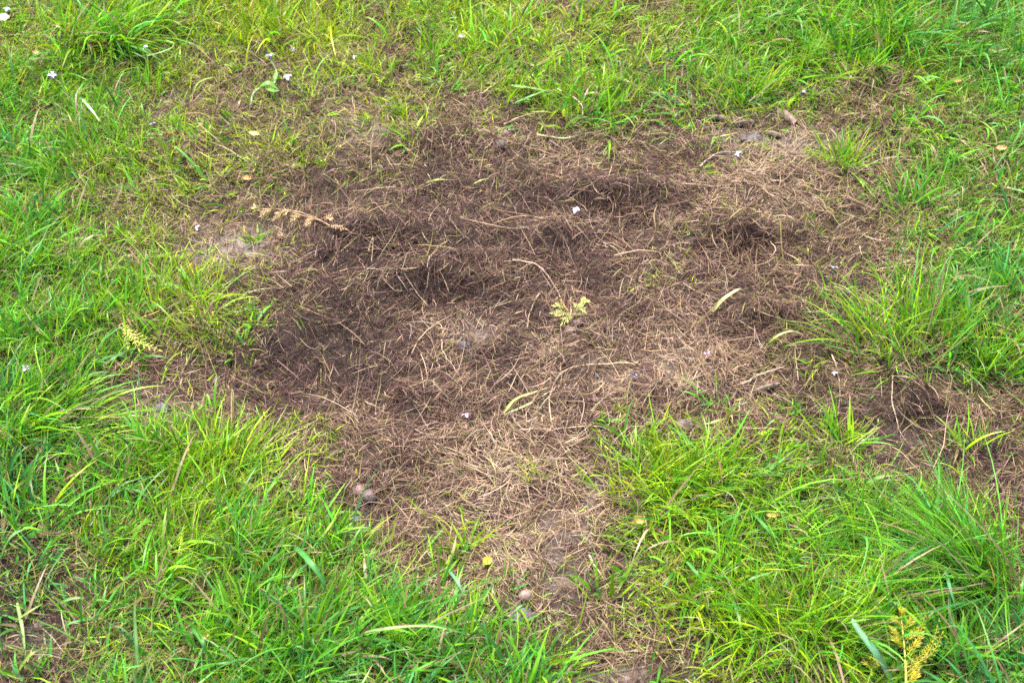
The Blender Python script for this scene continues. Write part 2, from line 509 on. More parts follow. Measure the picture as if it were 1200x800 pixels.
# ---------------------------------------------------------------- living lawn
def lawn_blades(cx, cy, per, segs, wmul=1.0, dens=1.0):
    """clusters at cx, cy; blades lean outward from their cluster and with the local lie of the lawn"""
    n_c = len(cx)
    k = np.repeat(np.arange(n_c), per)
    n = len(k)
    r = rng.gamma(2.0, .0045, n)
    th = rng.uniform(0, 6.283, n)
    x, y = cx[k] + r * np.cos(th), cy[k] + r * np.sin(th)
    px, py = warped(cx, cy, 10)
    inn = np.clip(1 - outside(px, py) / 120, 0, 1)
    g = green_at(cx, cy)
    lenm = .014 + .0052 * sample(LEN, px, py)
    lenm = lenm * (.55 + .5 * g) * (1 + .35 * fbm(cx, cy, 12, 101))
    coarse = rng.random(n_c) < sample(COARSE, px, py) / 9 * .55
    hue = sample(HUE, px, py) / 9 * .95 + .06 + .16 * fbm(cx, cy, 9, 111)
    hue = np.where(coarse, hue + .2, hue)
    lie = 5.0 * fbm(cx, cy, 3.2, 121) + 1.2
    la = .55 + .5 * fbm(cx, cy, 6, 131)
    dx = np.cos(lie[k]) * la[k] + np.cos(th) * (.35 + r * 40) + rng.normal(0, .45, n)
    dy = np.sin(lie[k]) * la[k] + np.sin(th) * (.35 + r * 40) + rng.normal(0, .45, n)
    az = np.arctan2(dy, dx)
    elev = math.pi / 2 - np.clip(np.hypot(dx, dy) * .55, .05, 1.35) + rng.normal(0, .1, n)
    L = lenm[k] * np.exp(rng.normal(0, .33, n)) * np.where(coarse[k], 1.35, 1)
    W = np.where(coarse[k], rng.uniform(.0024, .0044, n), rng.uniform(.0011, .0023, n)) * wmul
    bend = np.abs(rng.normal(.95, .6, n)) * np.where(coarse[k], 1.15, 1)
    base = np.stack([x, y, ground_z(x, y) - .002], -1)
    V, Q, t = ribbons(base, az, elev, L, np.minimum(W, .0052), bend, rng.normal(0, .35, n), rng.normal(0, .8, n), segs, clear=.003)
    return V, Q, blade_colors(n, hue[k], t)

def lawn_all():
    parts = []
    x, y = scatter(38000, -1.15, 1.15, .62, 2.28)
    k = near_frame(x, y, 60)
    x, y = x[k], y[k]
    p = green_at(x, y)
    p = np.clip(p * (1 + .8 * fbm(x, y, 17, 141)), 0, 1) ** 1.3 * .60
    k = rng.random(len(x)) < p
    parts.append(lawn_blades(x[k], y[k], rng.integers(4, 15, k.sum()), 5))
    # low turf filling the gaps
    x, y = scatter(66000, -1.12, 1.12, .64, 2.25)
    k = near_frame(x, y, 40)
    x, y = x[k], y[k]
    g = green_at(x, y)
    k = rng.random(len(x)) < np.clip(g * (1 + .9 * fbm(x, y, 24, 171)), 0, 1) ** 1.05
    x, y = x[k], y[k]
    n = len(x)
    px, py = to_px(x, y)
    base = np.stack([x, y, ground_z(x, y) - .001], -1)
    V, Q, t = ribbons(base, rng.uniform(0, 6.283, n), rng.uniform(.25, 1.5, n), np.exp(rng.normal(math.log(.021), .35, n)), rng.uniform(.0012, .0024, n),
                      np.abs(rng.normal(.8, .5, n)), rng.normal(0, .4, n), rng.normal(0, .7, n), 3, clear=.003)
    parts.append((V, Q, blade_colors(n, sample(HUE, px, py) / 9 * .8 + .18 * fbm(x, y, 9, 111), t)))
    # lone sprouts over the dead patch
    x, y = scatter(900, -1.1, 1.1, .7, 2.2)
    k = near_frame(x, y, 20) & (rng.random(900) < .22 * np.clip(1 - green_at(x, y), 0, 1) * (.6 + fbm(x, y, 8, 151)))
    parts.append(lawn_blades(x[k], y[k], rng.integers(1, 4, k.sum()), 5))
    # beyond the picture, thinner with broader blades
    x, y = scatter(9000, -1.5, 1.5, .35, 2.9)
    k = ~near_frame(x, y, 60) & near_frame(x, y, 330) & (rng.random(9000) < green_at(x, y))
    parts.append(lawn_blades(x[k], y[k], rng.integers(5, 12, k.sum()), 4, 1.35))
    V, Q, C = join(parts)
    tag(link_mesh('lawn_grass', V, Q, M_GRASS, C), 'short green lawn grass growing around the dead patch', 'grass', kind='stuff')

lawn_all()

# the lawn around the place: one round sod of turf set out again and again by geometry nodes
def outer_lawn():
    n = 2600
    rr, th = .17 * np.sqrt(rng.random(n)), rng.uniform(0, 6.283, n)
    cl = rng.normal(0, .012, (n, 2))
    x, y = rr * np.cos(th) + cl[:, 0], rr * np.sin(th) + cl[:, 1]
    az = rng.uniform(0, 6.283, n)
    base = np.stack([x, y, np.full(n, -.004)], -1)
    global ground_z
    keep, ground_z = ground_z, (lambda a, b: np.full(np.shape(a), -.004))
    W = np.where(rng.random(n) < .15, rng.uniform(.003, .005, n), rng.uniform(.0014, .0028, n))
    V1, Q1, t1 = ribbons(base, az, rng.uniform(.4, 1.5, n), np.exp(rng.normal(math.log(.045), .35, n)), W, np.abs(rng.normal(.9, .5, n)),
                         rng.normal(0, .35, n), rng.normal(0, .8, n), 4, clear=.003)
    C1 = blade_colors(n, .36 + .2 * fbm(x, y, 12, 5), t1)
    m = 1500
    rr, th = .18 * np.sqrt(rng.random(m)), rng.uniform(0, 6.283, m)
    base = np.stack([rr * np.cos(th), rr * np.sin(th), rng.uniform(0, .006, m)], -1)
    V2, Q2, t2 = ribbons(base, rng.uniform(0, 6.283, m), rng.normal(.1, .25, m), rng.uniform(.015, .04, m), rng.uniform(.0008, .0016, m),
                         rng.normal(.3, .4, m), rng.normal(0, .5, m), rng.uniform(-.8, .8, m), 2)
    C2 = np.repeat(ramp(np.clip(rng.normal(.5, .25, m), 0, 1), STRAWS)[:, None], 6, 1)
    ground_z = keep
    V, Q, C = join([(V1, Q1, C1), (V2, Q2, C2)])
    gxx, gyy = np.meshgrid(np.arange(-3.6, 3.6, .2), np.arange(-1.6, 6.4, .2))
    ax, ay = gxx.ravel() + rng.normal(0, .05, gxx.size), gyy.ravel() + rng.normal(0, .05, gxx.size)
    apx, apy = to_px(ax, ay)
    behind = ay * CP + CAM_H * SP < .4
    k = (outside(apx, apy) > 230) | behind
    ax, ay = ax[k], ay[k]
    A = np.stack([ax, ay, height_at(ax, ay)], -1)
    o = link_mesh('surrounding_lawn_grass', np.concatenate([V, A]), Q, M_GRASS, np.concatenate([C, np.zeros((len(A), 3))]))
    flag = np.concatenate([np.zeros(len(V)), np.ones(len(A))]).astype(np.float32)
    turn = np.concatenate([np.zeros(len(V)), rng.uniform(0, 6.283, len(A))]).astype(np.float32)
    o.data.attributes.new('anchor', 'FLOAT', 'POINT').data.foreach_set('value', flag)
    o.data.attributes.new('turn', 'FLOAT', 'POINT').data.foreach_set('value', turn)
    ng = bpy.data.node_groups.new('set_out_sods', 'GeometryNodeTree')
    ng.interface.new_socket('Geometry', in_out='INPUT', socket_type='NodeSocketGeometry')
    ng.interface.new_socket('Geometry', in_out='OUTPUT', socket_type='NodeSocketGeometry')
    N, L = ng.nodes.new, ng.links.new
    gi, go = N('NodeGroupInput'), N('NodeGroupOutput')
    na = N('GeometryNodeInputNamedAttribute'); na.data_type = 'FLOAT'; na.inputs['Name'].default_value = 'anchor'
    nb = N('GeometryNodeInputNamedAttribute'); nb.data_type = 'FLOAT'; nb.inputs['Name'].default_value = 'turn'
    cm = N('FunctionNodeCompare'); cm.data_type = 'FLOAT'; cm.operation = 'GREATER_THAN'; cm.inputs[1].default_value = .5
    L(na.outputs['Attribute'], cm.inputs[0])
    sp = N('GeometryNodeSeparateGeometry'); sp.domain = 'POINT'
    L(gi.outputs[0], sp.inputs['Geometry']); L(cm.outputs[0], sp.inputs['Selection'])
    ip = N('GeometryNodeInstanceOnPoints')
    L(sp.outputs['Selection'], ip.inputs['Points']); L(sp.outputs['Inverted'], ip.inputs['Instance'])
    cx = N('ShaderNodeCombineXYZ'); L(nb.outputs['Attribute'], cx.inputs['Z'])
    L(cx.outputs[0], ip.inputs['Rotation'])
    L(ip.outputs[0], go.inputs[0])
    o.modifiers.new('sods', 'NODES').node_group = ng
    tag(o, 'green lawn grass continuing all around beyond the dead patch', 'grass', kind='stuff')

outer_lawn()

# ---------------------------------------------------------------- soil crumbs on the bare spots
def crumbs():
    octa = np.array([(1, 0, 0), (-1, 0, 0), (0, 1, 0), (0, -1, 0), (0, 0, 1), (0, 0, -1)], float)
    of = np.array([(0, 2, 4), (2, 1, 4), (1, 3, 4), (3, 0, 4), (2, 0, 5), (1, 2, 5), (3, 1, 5), (0, 3, 5)])
    x, y = scatter(70000, -1.1, 1.1, .68, 2.2)
    px, py = to_px(x, y)
    b = np.clip(blobs(BARE, px, py), 0, 1) * .8 + .15 * (1 - green_at(x, y))
    k = (rng.random(len(x)) < b) & near_frame(x, y, 20)
    x, y = x[k], y[k]
    n = len(x)
    s = np.exp(rng.normal(math.log(.0011), .5, n))
    V = octa[None] * s[:, None, None] * rng.uniform(.6, 1.3, (n, 6, 1)) * np.array([1, 1, .75])
    a = rng.uniform(0, 6.283, n)
    ca, sa = np.cos(a)[:, None], np.sin(a)[:, None]
    V = np.stack([V[..., 0] * ca - V[..., 1] * sa, V[..., 0] * sa + V[..., 1] * ca, V[..., 2]], -1)
    V += np.stack([x, y, ground_z(x, y) + s * .4], -1)[:, None]
    F = (of[None] + (np.arange(n) * 6)[:, None, None]).reshape(-1, 3)
    tag(link_mesh('soil_crumbs', V, F, M_CLOD, smooth=False), 'loose crumbs of dry soil on the bare spots', 'soil', kind='stuff')

crumbs()

# ---------------------------------------------------------------- grass tufts that stand out
def tuft(px, py, n, spread, length, width, lean_deg, lean, hue, label, squash=.6, splay=.40, bend=.8, name='grass_tuft', dry=.1):
    c = at(px, py)
    mm = np.linalg.norm(np.array([0, 0, CAM_H]) - c) / FPX           # metres per photo pixel here
    r = np.sqrt(rng.random(n)) * spread * mm * (1 + .35 * np.sin(rng.uniform(0, 6.283, n)))
    th = rng.uniform(0, 6.283, n)
    ox, oy = r * np.cos(th), r * np.sin(th) * squash
    x, y = c[0] + ox, c[1] + oy
    rr = r / (spread * mm)
    la = math.radians(lean_deg)
    dx = math.cos(la) * lean + np.cos(th) * rr * splay + rng.normal(0, .36, n)
    dy = math.sin(la) * lean + np.sin(th) * rr * splay + rng.normal(0, .36, n)
    az = np.arctan2(dy, dx)
    elev = math.pi / 2 - np.clip(np.hypot(dx, dy), .03, 1.4)
    L = length * .82 * np.minimum(np.exp(rng.normal(-.12, .3, n)), 1.3)
    W = width * 1.35 * np.exp(rng.normal(0, .25, n))
    base = np.stack([x, y, ground_z(x, y) - .002], -1)
    V, Q, t = ribbons(base, az, elev, L, W, np.abs(rng.normal(bend, .35, n)), rng.normal(0, .25, n), rng.normal(0, .7, n), 7, clear=.004)
    o = link_mesh(name, V, Q, M_GRASS, blade_colors(n, np.full(n, hue), t, .2), origin=c)
    return tag(o, label, 'grass tuft', 'tufts of grass around the dead patch')

TUFTS = [
 (1066,404,300,72,.115,.0014,110,.15,.46,'tall fine bright green tussock standing beside the right edge of the dead patch'),
 (1165,435,110,36,.105,.0016,80,.2,.50,'thin upright green tuft just behind the dark bare hollow, beside the tall tussock'),
 (1150,680,420,44,.185,.0014,160,.80,.66,'long fine deep green tussock combed over sideways above the yellow frond'),
 (935,735,260,55,.110,.0013,100,.25,.36,'pale green fine tuft fanning out next to the combed tussock'),
 (790,565,300,75,.070,.0015,95,.25,.34,'dense bright green tuft at the lower right rim of the dead patch'),
 (255,545,260,60,.075,.0015,70,.5,.32,'bright yellow green tuft leaning over the lower left rim of the patch'),
 (35,495,230,70,.105,.0018,35,.65,.45,'shaggy light green tussock arching away from a dark hollow at the lawn edge'),
 (985,190,110,22,.070,.0016,90,.2,.40,'small dark rooted green tuft alone among the bark chips'),
 (1062,240,80,34,.075,.0018,100,.3,.62,'bluish green tuft with spread blades above the tall fine tussock'),
 (690,125,170,52,.070,.0019,40,.4,.36,'ragged green tuft overhanging the top rim of the dead patch'),
 (120,45,200,50,.115,.0020,-20,.55,.48,'lush green tuft flopping over a dark gap near a fallen lilac floret'),
 (1135,525,34,22,.065,.0018,90,.3,.40,'sparse little green tuft beside the dark bare hollow'),
 (330,760,170,85,.098,.0025,85,.3,.58,'tall coarse broad bladed green tuft below the patch'),
 (545,640,14,8,.060,.0022,85,.25,.35,'tiny tuft of a few upright blades above the yellow leaf scrap'),
 (250,360,60,46,.070,.0014,10,.9,.30,'low light green tuft trailing its blades onto the brown mat'),
 (870,105,170,50,.075,.0016,80,.4,.38,'green tuft over a brown shadowy bank behind the bark chips'),
 (1040,60,240,85,.095,.0020,110,.3,.52,'big lush green tussock behind the mound of dead grass'),
 (985,520,60,24,.070,.0018,90,.3,.36,'short green shoots clustered between the patch and the combed tussock'),
 (705,700,15,16,.070,.0024,80,.35,.45,'few upright green blades bordering the pebble clearing'),
 (510,755,100,60,.080,.0025,60,.5,.56,'coarse blue green tuft with curved blades below the yellow leaf scrap'),
 (30,615,60,42,.095,.0027,60,.5,.62,'coarse dark green tuft at the edge of a shady bare hollow'),
 (630,560,26,12,.040,.0012,90,.3,.20,'tiny olive tuft in the middle of pale dead straw'),
 (1110,770,80,40,.095,.0030,120,.5,.62,'broad bladed green tuft crowding the yellow frond'),
]
SHAPE = {0: dict(bend=.4, splay=.38), 2: dict(bend=.55, splay=.35), 1: dict(bend=.45), 3: dict(bend=.6, splay=.7), 16: dict(bend=.5), 8: dict(bend=.5)}
for i, T in enumerate(TUFTS):
    tuft(*T, **SHAPE.get(i, {}))

def dead_tuft(px, py, n, spread, length, label, lean_deg=90, lean=.5, tone=.5):
    c = at(px, py)
    mm = np.linalg.norm(np.array([0, 0, CAM_H]) - c) / FPX
    n = int(n * .6)
    r = np.minimum(rng.gamma(2.0, .30, n), 1.15 * np.sqrt(rng.random(n))) * spread * mm
    th = rng.uniform(0, 6.283, n)
    x, y = c[0] + r * np.cos(th), c[1] + r * np.sin(th) * .5
    la = math.radians(lean_deg)
    dx = math.cos(la) * lean + np.cos(th) * .6 + rng.normal(0, .8, n)
    dy = math.sin(la) * lean + np.sin(th) * .6 + rng.normal(0, .8, n)
    base = np.stack([x, y, ground_z(x, y) - .001], -1)
    V, Q, t = ribbons(base, np.arctan2(dy, dx), 1.57 - np.clip(np.hypot(dx, dy), .75, 1.5), length * np.exp(rng.normal(-.1, .35, n)),
                      rng.uniform(.0008, .0016, n), np.abs(rng.normal(.9, .5, n)), rng.normal(0, .7, n), rng.normal(0, .9, n), 5, clear=.002,
                      curl=rng.normal(0, .2, n))
    C = ramp(np.clip(tone + .14 + rng.normal(0, .22, n), 0, 1), STRAWS)
    o = link_mesh('dead_tuft', V, Q, M_STRAW, np.repeat(C[:, None], 12, 1), origin=c)
    tag(o, label, 'dead tuft', 'withered clumps in the dead patch')

for D in [
 (1020,115,500,38,.055,'mound of withered brown grass in front of the big lush tussock',-90,.4,.55),
 (448,280,600,62,.026,'dark brown fluffy clump of dead grass beside the dry brown sprig',-90,.3,.22),
 (520,345,520,58,.024,'nearly black hollow clump of dead grass in the middle of the patch',-90,.3,.12),
 (725,240,480,55,.030,'brown fringe of dead grass by the white floret',-100,.4,.30),
 (870,285,480,52,.040,'long haired brown clump of dead grass above the broad pale blade',-90,.4,.38),
 (905,385,380,40,.034,'dark dead clump under the arched green blade',-80,.4,.22),
 (655,310,420,48,.024,'dark brown dead clump above the yellow green sprig',-90,.3,.20),
 (500,172,420,46,.026,'reddish brown dead clump near the dark soil clod',-90,.3,.28),
 (800,190,300,44,.034,'brown withered tuft with a few green hairs behind the white floret',-100,.4,.35),
]:
    dead_tuft(*D)

# ---------------------------------------------------------------- single blades, stems and twigs
def spline(P, m):
    P = np.asarray(P, float)
    if len(P) == 2:
        P = np.array([P[0], (P[0] + P[1]) / 2 + np.array([0, 0, .001]), P[1]])
    Q = np.vstack([2 * P[0] - P[1], P, 2 * P[-1] - P[-2]])
    out = []
    for i in range(len(P) - 1):
        p0, p1, p2, p3 = Q[i], Q[i + 1], Q[i + 2], Q[i + 3]
        for s in np.arange(m) / m:
            out.append(.5 * ((2 * p1) + (-p0 + p2) * s + (2 * p0 - 5 * p1 + 4 * p2 - p3) * s * s + (-p0 + 3 * p1 - 3 * p2 + p3) * s ** 3))
    out.append(P[-1])
    return np.array(out)

def path3(pts, up):
    ups = up if hasattr(up, '__len__') else [up] * len(pts)
    return np.array([at(p[0], p[1], u) for p, u in zip(pts, ups)])

def frames(C):
    T = np.gradient(C, axis=0)
    T /= np.linalg.norm(T, axis=1, keepdims=True) + 1e-9
    S = np.cross(T, np.array([0, 0, 1.0]))
    S /= np.linalg.norm(S, axis=1, keepdims=True) + 1e-9
    return T, S, np.cross(S, T)

def tube(C, r0, r1, sides=5):
    T, S, U = frames(C)
    n = len(C)
    rad = np.linspace(r0, r1, n)[:, None]
    a = np.arange(sides) / sides * 6.2832
    V = C[:, None] + rad[..., None] * (np.cos(a)[None, :, None] * S[:, None] + np.sin(a)[None, :, None] * U[:, None])
    Q = []
    for i in range(n - 1):
        for j in range(sides):
            k = (j + 1) % sides
            Q.append((i * sides + j, i * sides + k, (i + 1) * sides + k, (i + 1) * sides + j))
    return V.reshape(-1, 3), np.array(Q)

def stem(pts, label, r=.0011, color=(.50, .39, .27), up=.006, name='dry_straw', cat='straw', group='loose straws on the dead patch'):
    C = spline(path3(pts, up), 6)
    n = len(C)
    C = C + np.cumsum(rng.normal(0, .0006, (n, 3)), 0) * np.array([1, 1, .2])
    V, Q = tube(C, r, r * .45)
    cc = np.array(color)[None] * np.exp(rng.normal(0, .12, (n, 1)))
    o = link_mesh(name, V, Q, M_STRAW, np.repeat(cc, 5, 0), origin=C[0])
    return tag(o, label, cat, group)

def blade(pts, label, width=.005, color=(.10, .22, .05), tipcol=None, up=(.002, .012, .006), twist=0.0, fold=.35, group='single blades lying on the ground'):
    ups = up if len(up) == len(pts) else np.interp(np.linspace(0, 1, len(pts)), np.linspace(0, 1, len(up)), up)
    ups = [min(ups[0], .008)] + list(ups[1:])
    C = spline(path3(pts, ups), 8)
    n = len(C)
    T, S, U = frames(C)
    t = np.linspace(0, 1, n)
    tw = (twist * (t - .2))[:, None]
    S, U = S * np.cos(tw) + U * np.sin(tw), U * np.cos(tw) - S * np.sin(tw)
    hw = (width * .40 * (np.minimum(t * 5 + .45, 1)) * (1 - t ** 3) + .00015)[:, None]
    V = np.stack([C - S * hw + U * hw * fold, C, C + S * hw + U * hw * fold], 1)
    i = np.arange(n - 1)[:, None] * 3
    Q = np.concatenate([np.concatenate([i, i + 1, i + 4, i + 3], 1), np.concatenate([i + 1, i + 2, i + 5, i + 4], 1)])
    c0 = np.array(color); c1 = np.array(tipcol if tipcol is not None else color)
    cc = c0[None] * (1 - t[:, None] ** 2) + c1[None] * t[:, None] ** 2
    cc = cc * np.exp(np.convolve(rng.normal(0, .22, n + 2), np.ones(3) / 3, 'valid'))[:, None]
    cc = np.stack([cc * .9, cc * 1.3, cc], 1)
    o = link_mesh('grass_leaf', V, Q, M_GRASS, cc, origin=C[0])
    return tag(o, label, 'grass blade', group)

PALE, STRAW = (.44, .335, .22), (.33, .23, .14)
for pts, lab, r, c in [
 ([(735,425),(672,430),(648,452),(646,490),(664,530),(690,558)], 'long hooked pale stem curving down beside the lying green sprig', .0014, PALE),
 ([(610,503),(660,502),(700,500),(722,507)], 'straight pale straw crossing the hooked stem', .0012, PALE),
 ([(600,304),(630,311),(648,334),(658,352)], 'pale stem arching into the yellow green sprig', .0013, PALE),
 ([(632,345),(623,362),(617,385)], 'short whitish straw left of the yellow green sprig', .0012, PALE),
 ([(518,398),(522,415),(535,432),(548,448)], 'thin bent straw below the pale bald spot in the mat', .0010, PALE),
 ([(564,110),(578,100),(592,88)], 'short thick tan twig slanting up near the top rim tuft', .0018, PALE),
 ([(590,146),(612,138),(638,131)], 'pale straw slanting above the dark soil clod', .0014, PALE),
 ([(568,152),(590,163),(612,172),(650,184)], 'long tan straw running down from above the dark clod', .0013, STRAW),
 ([(630,158),(660,162),(690,156),(726,150)], 'long light green grey stem lying under the top rim tuft', .0017, (.40, .42, .22)),
 ([(652,104),(682,122),(686,142)], 'whitish dead blade hanging down the front of the top rim tuft', .0012, (.55, .50, .36)),
 ([(690,210),(706,226),(716,205),(720,192)], 'forked pale straw above the white floret', .0013, PALE),
 ([(800,332),(815,340),(850,352)], 'pale straw pointing at the broad pale blade', .0010, PALE),
 ([(890,245),(888,290),(886,330)], 'upright thin straw in front of the long haired brown clump', .0010, STRAW),
 ([(820,195),(832,184),(845,178),(862,176)], 'bent silvery dead blade beside a lilac floret', .0016, (.36, .29, .24)),
 ([(800,215),(840,219),(875,227)], 'long level straw behind the long haired brown clump', .0011, PALE),
 ([(975,415),(984,445),(982,485)], 'pale upright stem at the right end of the dead mat', .0012, PALE),
 ([(1046,440),(1045,470),(1052,500),(1062,515)], 'thin wavy straw crossing the dark bare hollow', .0010, PALE),
 ([(870,450),(890,440),(918,432)], 'two toned pale straw over the dark crease near the pink floret', .0015, PALE),
 ([(820,430),(805,455),(780,478)], 'pale straw slanting down from the pink floret', .0011, PALE),
 ([(880,360),(900,368),(935,380)], 'thin straw sloping behind the arched green blade', .0010, STRAW),
 ([(320,245),(350,247),(378,256)], 'flat tan straw lying along the dry brown sprig', .0013, PALE),
 ([(432,293),(436,278),(433,305)], 'small upright pale straw in the dark fluffy clump', .0010, PALE),
 ([(660,655),(700,640),(728,648)], 'tan straw beside the pebble clearing', .0012, STRAW),
 ([(690,650),(702,668),(716,690)], 'slanting pale stalk right of the pebble', .0013, PALE),
 ([(650,612),(680,602),(715,588)], 'long dry straw along the grey bare strip', .0011, STRAW),
 ([(800,760),(745,762),(700,764)], 'long level straw over the bare spot below the pebble', .0010, STRAW),
 ([(195,405),(205,390),(212,380)], 'short pale stalk at the tip of the yellow dry sprig', .0012, PALE),
 ([(1000,205),(1030,190),(1068,186),(1110,193)], 'arched dead straw beside the bluish green tuft', .0013, PALE),
 ([(1128,165),(1142,180),(1156,205)], 'bundle like pale straw leaning by the small dark hole', .0016, PALE),
 ([(1135,768),(1155,765),(1176,761)], 'short pale straw right of the yellow frond', .0013, PALE),
 ([(540,255),(600,268),(640,262)], 'thin straw lying over the reddish brown mat', .0009, STRAW),
 ([(480,380),(505,392),(512,420)], 'hair thin straw beside the pale bald spot', .0008, STRAW),
]:
    stem(pts, lab, r, c)

BL, LG, DG, WH = (.12, .24, .08), (.22, .33, .06), (.06, .17, .035), (.19, .27, .09)
for pts, lab, wd, c, tc, up, tw in [
 ([(590,484),(604,468),(625,460),(648,452)], 'green lying blade with a dry end, by the hooked stem', .0050, (.30, .36, .06), (.45, .42, .24), (.003, .012, .006), .4),
 ([(592,485),(618,474),(648,456)], 'narrow pale blade lying under the green one, by the hooked stem', .0036, WH, (.5, .44, .3), (.003, .008, .005), .2),
 ([(832,368),(846,352),(862,341),(868,338)], 'broad pale green blade folded on the dead mat', .0075, (.30, .34, .10), (.50, .52, .30), (.003, .018, .020), .5),
 ([(898,404),(912,393),(928,388),(942,392)], 'arched light green blade over a dark dead clump', .0045, (.26, .34, .06), (.50, .55, .38), (.002, .030, .012), .3),
 ([(164,472),(163,450),(162,430)], 'upright grey green blade beside the grey bare spot', .0042, (.16, .25, .14), None, (.002, .03, .05), .2),
 ([(92,113),(104,125),(118,144)], 'whitish dry blade leaning in the left lawn', .0050, (.55, .58, .42), None, (.02, .02, .02), .3),
 ([(1045,800),(1028,768),(1004,735),(998,722)], 'broad bluish blade lying left of the yellow frond', .0105, (.10, .24, .13), (.16, .30, .16), (.03, .05, .05), .3),
 ([(0,655),(14,628),(40,615)], 'broad arching blue green blade in the shady hollow', .0065, BL, None, (.03, .06, .05), .5),
 ([(20,705),(26,735),(30,770)], 'limp pale blade hanging into the shady bare hollow', .0050, WH, None, (.03, .02, .01), .4),
 ([(22,785),(35,768),(44,762)], 'fresh light green blade tip over the shady bare hollow', .0065, LG, WH, (.01, .03, .03), .4),
 ([(18,728),(32,718),(50,707)], 'light green blade slanting above the shady bare hollow', .0042, LG, WH, (.01, .03, .03), .4),
 ([(52,685),(62,665),(78,642)], 'grey green blade leaning beside the shady bare hollow', .0045, BL, None, (.01, .04, .06), .3),
 ([(68,708),(82,702),(100,700)], 'short silvery green blade lying past the shady bare hollow', .0060, BL, WH, (.01, .02, .02), .5),
 ([(345,640),(360,655),(378,680),(384,700)], 'broad dark blue green blade drooping in the lower left lawn', .0085, (.06, .22, .05), None, (.06, .06, .03), .5),
 ([(225,735),(236,750),(246,775)], 'teal broad blade leaning forward in the coarse lawn', .0070, (.07, .23, .05), None, (.07, .06, .03), .5),
 ([(160,800),(160,760),(158,720),(160,690)], 'tall grey green blade standing upright in the coarse lawn', .0050, BL, WH, (.01, .05, .09), .3),
 ([(420,745),(440,738),(500,733),(545,742)], 'long pale blade bent flat over the grass below the pebble', .0048, WH, None, (.05, .06, .04), .3),
 ([(395,605),(385,618),(370,640)], 'light green blade leaning over the slate grey stone', .0036, LG, None, (.03, .03, .01), .3),
 ([(523,665),(535,680),(545,700)], 'teal blade lying across the sparse lawn by the yellow leaf scrap', .0050, (.12, .26, .14), None, (.02, .03, .02), .4),
 ([(865,690),(880,678),(912,668)], 'shiny bluish blade bent in the lower right lawn', .0048, BL, None, (.05, .07, .05), .4),
 ([(880,600),(895,615),(915,640)], 'dark teal blade lying flat in the lower right lawn', .0055, (.06, .22, .05), None, (.05, .05, .03), .3),
 ([(802,655),(815,670),(828,685)], 'teal blade leaning beside the dense bright tuft', .0055, (.08, .24, .05), None, (.05, .05, .03), .3),
 ([(1105,655),(1112,685),(1120,712)], 'single broad green blade crossing the combed tussock', .0055, (.08, .26, .10), None, (.07, .06, .05), .3),
 ([(488,152),(490,146),(497,134)], 'single fresh green leaf alone above the reddish brown clump', .0065, (.24, .36, .04), None, (.004, .014, .02), .6),
 ([(495,216),(512,211),(528,211)], 'small green blade lying on the reddish brown mat', .0050, (.24, .30, .07), None, (.004, .010, .006), .3),
 ([(552,218),(562,212),(574,209)], 'second small green blade near the one on the reddish brown mat', .0045, (.26, .32, .08), None, (.004, .010, .006), .3),
 ([(598,100),(625,104),(645,108)], 'fresh light green blade lying left of the top rim tuft', .0060, (.16, .34, .10), None, (.01, .02, .02), .4),
 ([(600,122),(622,113),(645,104)], 'second fresh blade crossing the light one by the top rim tuft', .0050, (.16, .34, .10), None, (.01, .025, .02), .4),
 ([(225,113),(232,98),(245,92),(256,91)], 'thin arched green blade on the bare strip of the upper left lawn', .0034, (.22, .36, .08), None, (.003, .03, .02), .3),
 ([(145,65),(175,65),(200,57),(204,50)], 'long pale green blade bowed beside a lilac floret', .0034, (.30, .42, .12), None, (.02, .03, .03), .3),
 ([(978,735),(1000,728),(1026,724)], 'dull green blade level with the top of the yellow frond', .0042, (.14, .28, .06), None, (.04, .05, .04), .3),
]:
    blade(pts, lab, wd, c, tc, up, tw)

# a leafy weed: pale stalk with two green leaves, an own thing with parts
def weed():
    c = at(293, 127)
    root = bpy.data.objects.new('leafy_weed', None); root.location = c; col.objects.link(root)
    tag(root, 'pale stalked weed with soft green leaves beside two lilac florets', 'weed')
    C = spline(path3([(293,127),(297,110),(308,102),(322,97),(324,84),(318,72)], [.002,.01,.012,.014,.02,.03]), 6)
    V, Q = tube(C, .0018, .0011)
    link_mesh('stalk', V - c, Q, M_GRASS, np.tile((.36, .46, .24), (len(V), 1)), parent=root)
    for pts, wd in [([(303,103),(314,98),(326,105)], .009), ([(320,98),(323,90),(324,82)], .007), ([(310,103),(320,107),(328,106)], .008)]:
        C = spline(path3(pts, [.012, .018, .010]), 6)
        T, S, U = frames(C); t = np.linspace(0, 1, len(C))
        hw = (wd * .5 * np.sin(np.pi * (t * .9 + .05)))[:, None]
        Vb = np.stack([C - S * hw + U * hw * .4, C, C + S * hw + U * hw * .4], 1).reshape(-1, 3)
        i = np.arange(len(C) - 1)[:, None] * 3
        Qb = np.concatenate([np.concatenate([i, i + 1, i + 4, i + 3], 1), np.concatenate([i + 1, i + 2, i + 5, i + 4], 1)])
        link_mesh('leaf', Vb - c, Qb, M_GRASS, np.tile((.15, .32, .06), (len(Vb), 1)), parent=root)

weed()

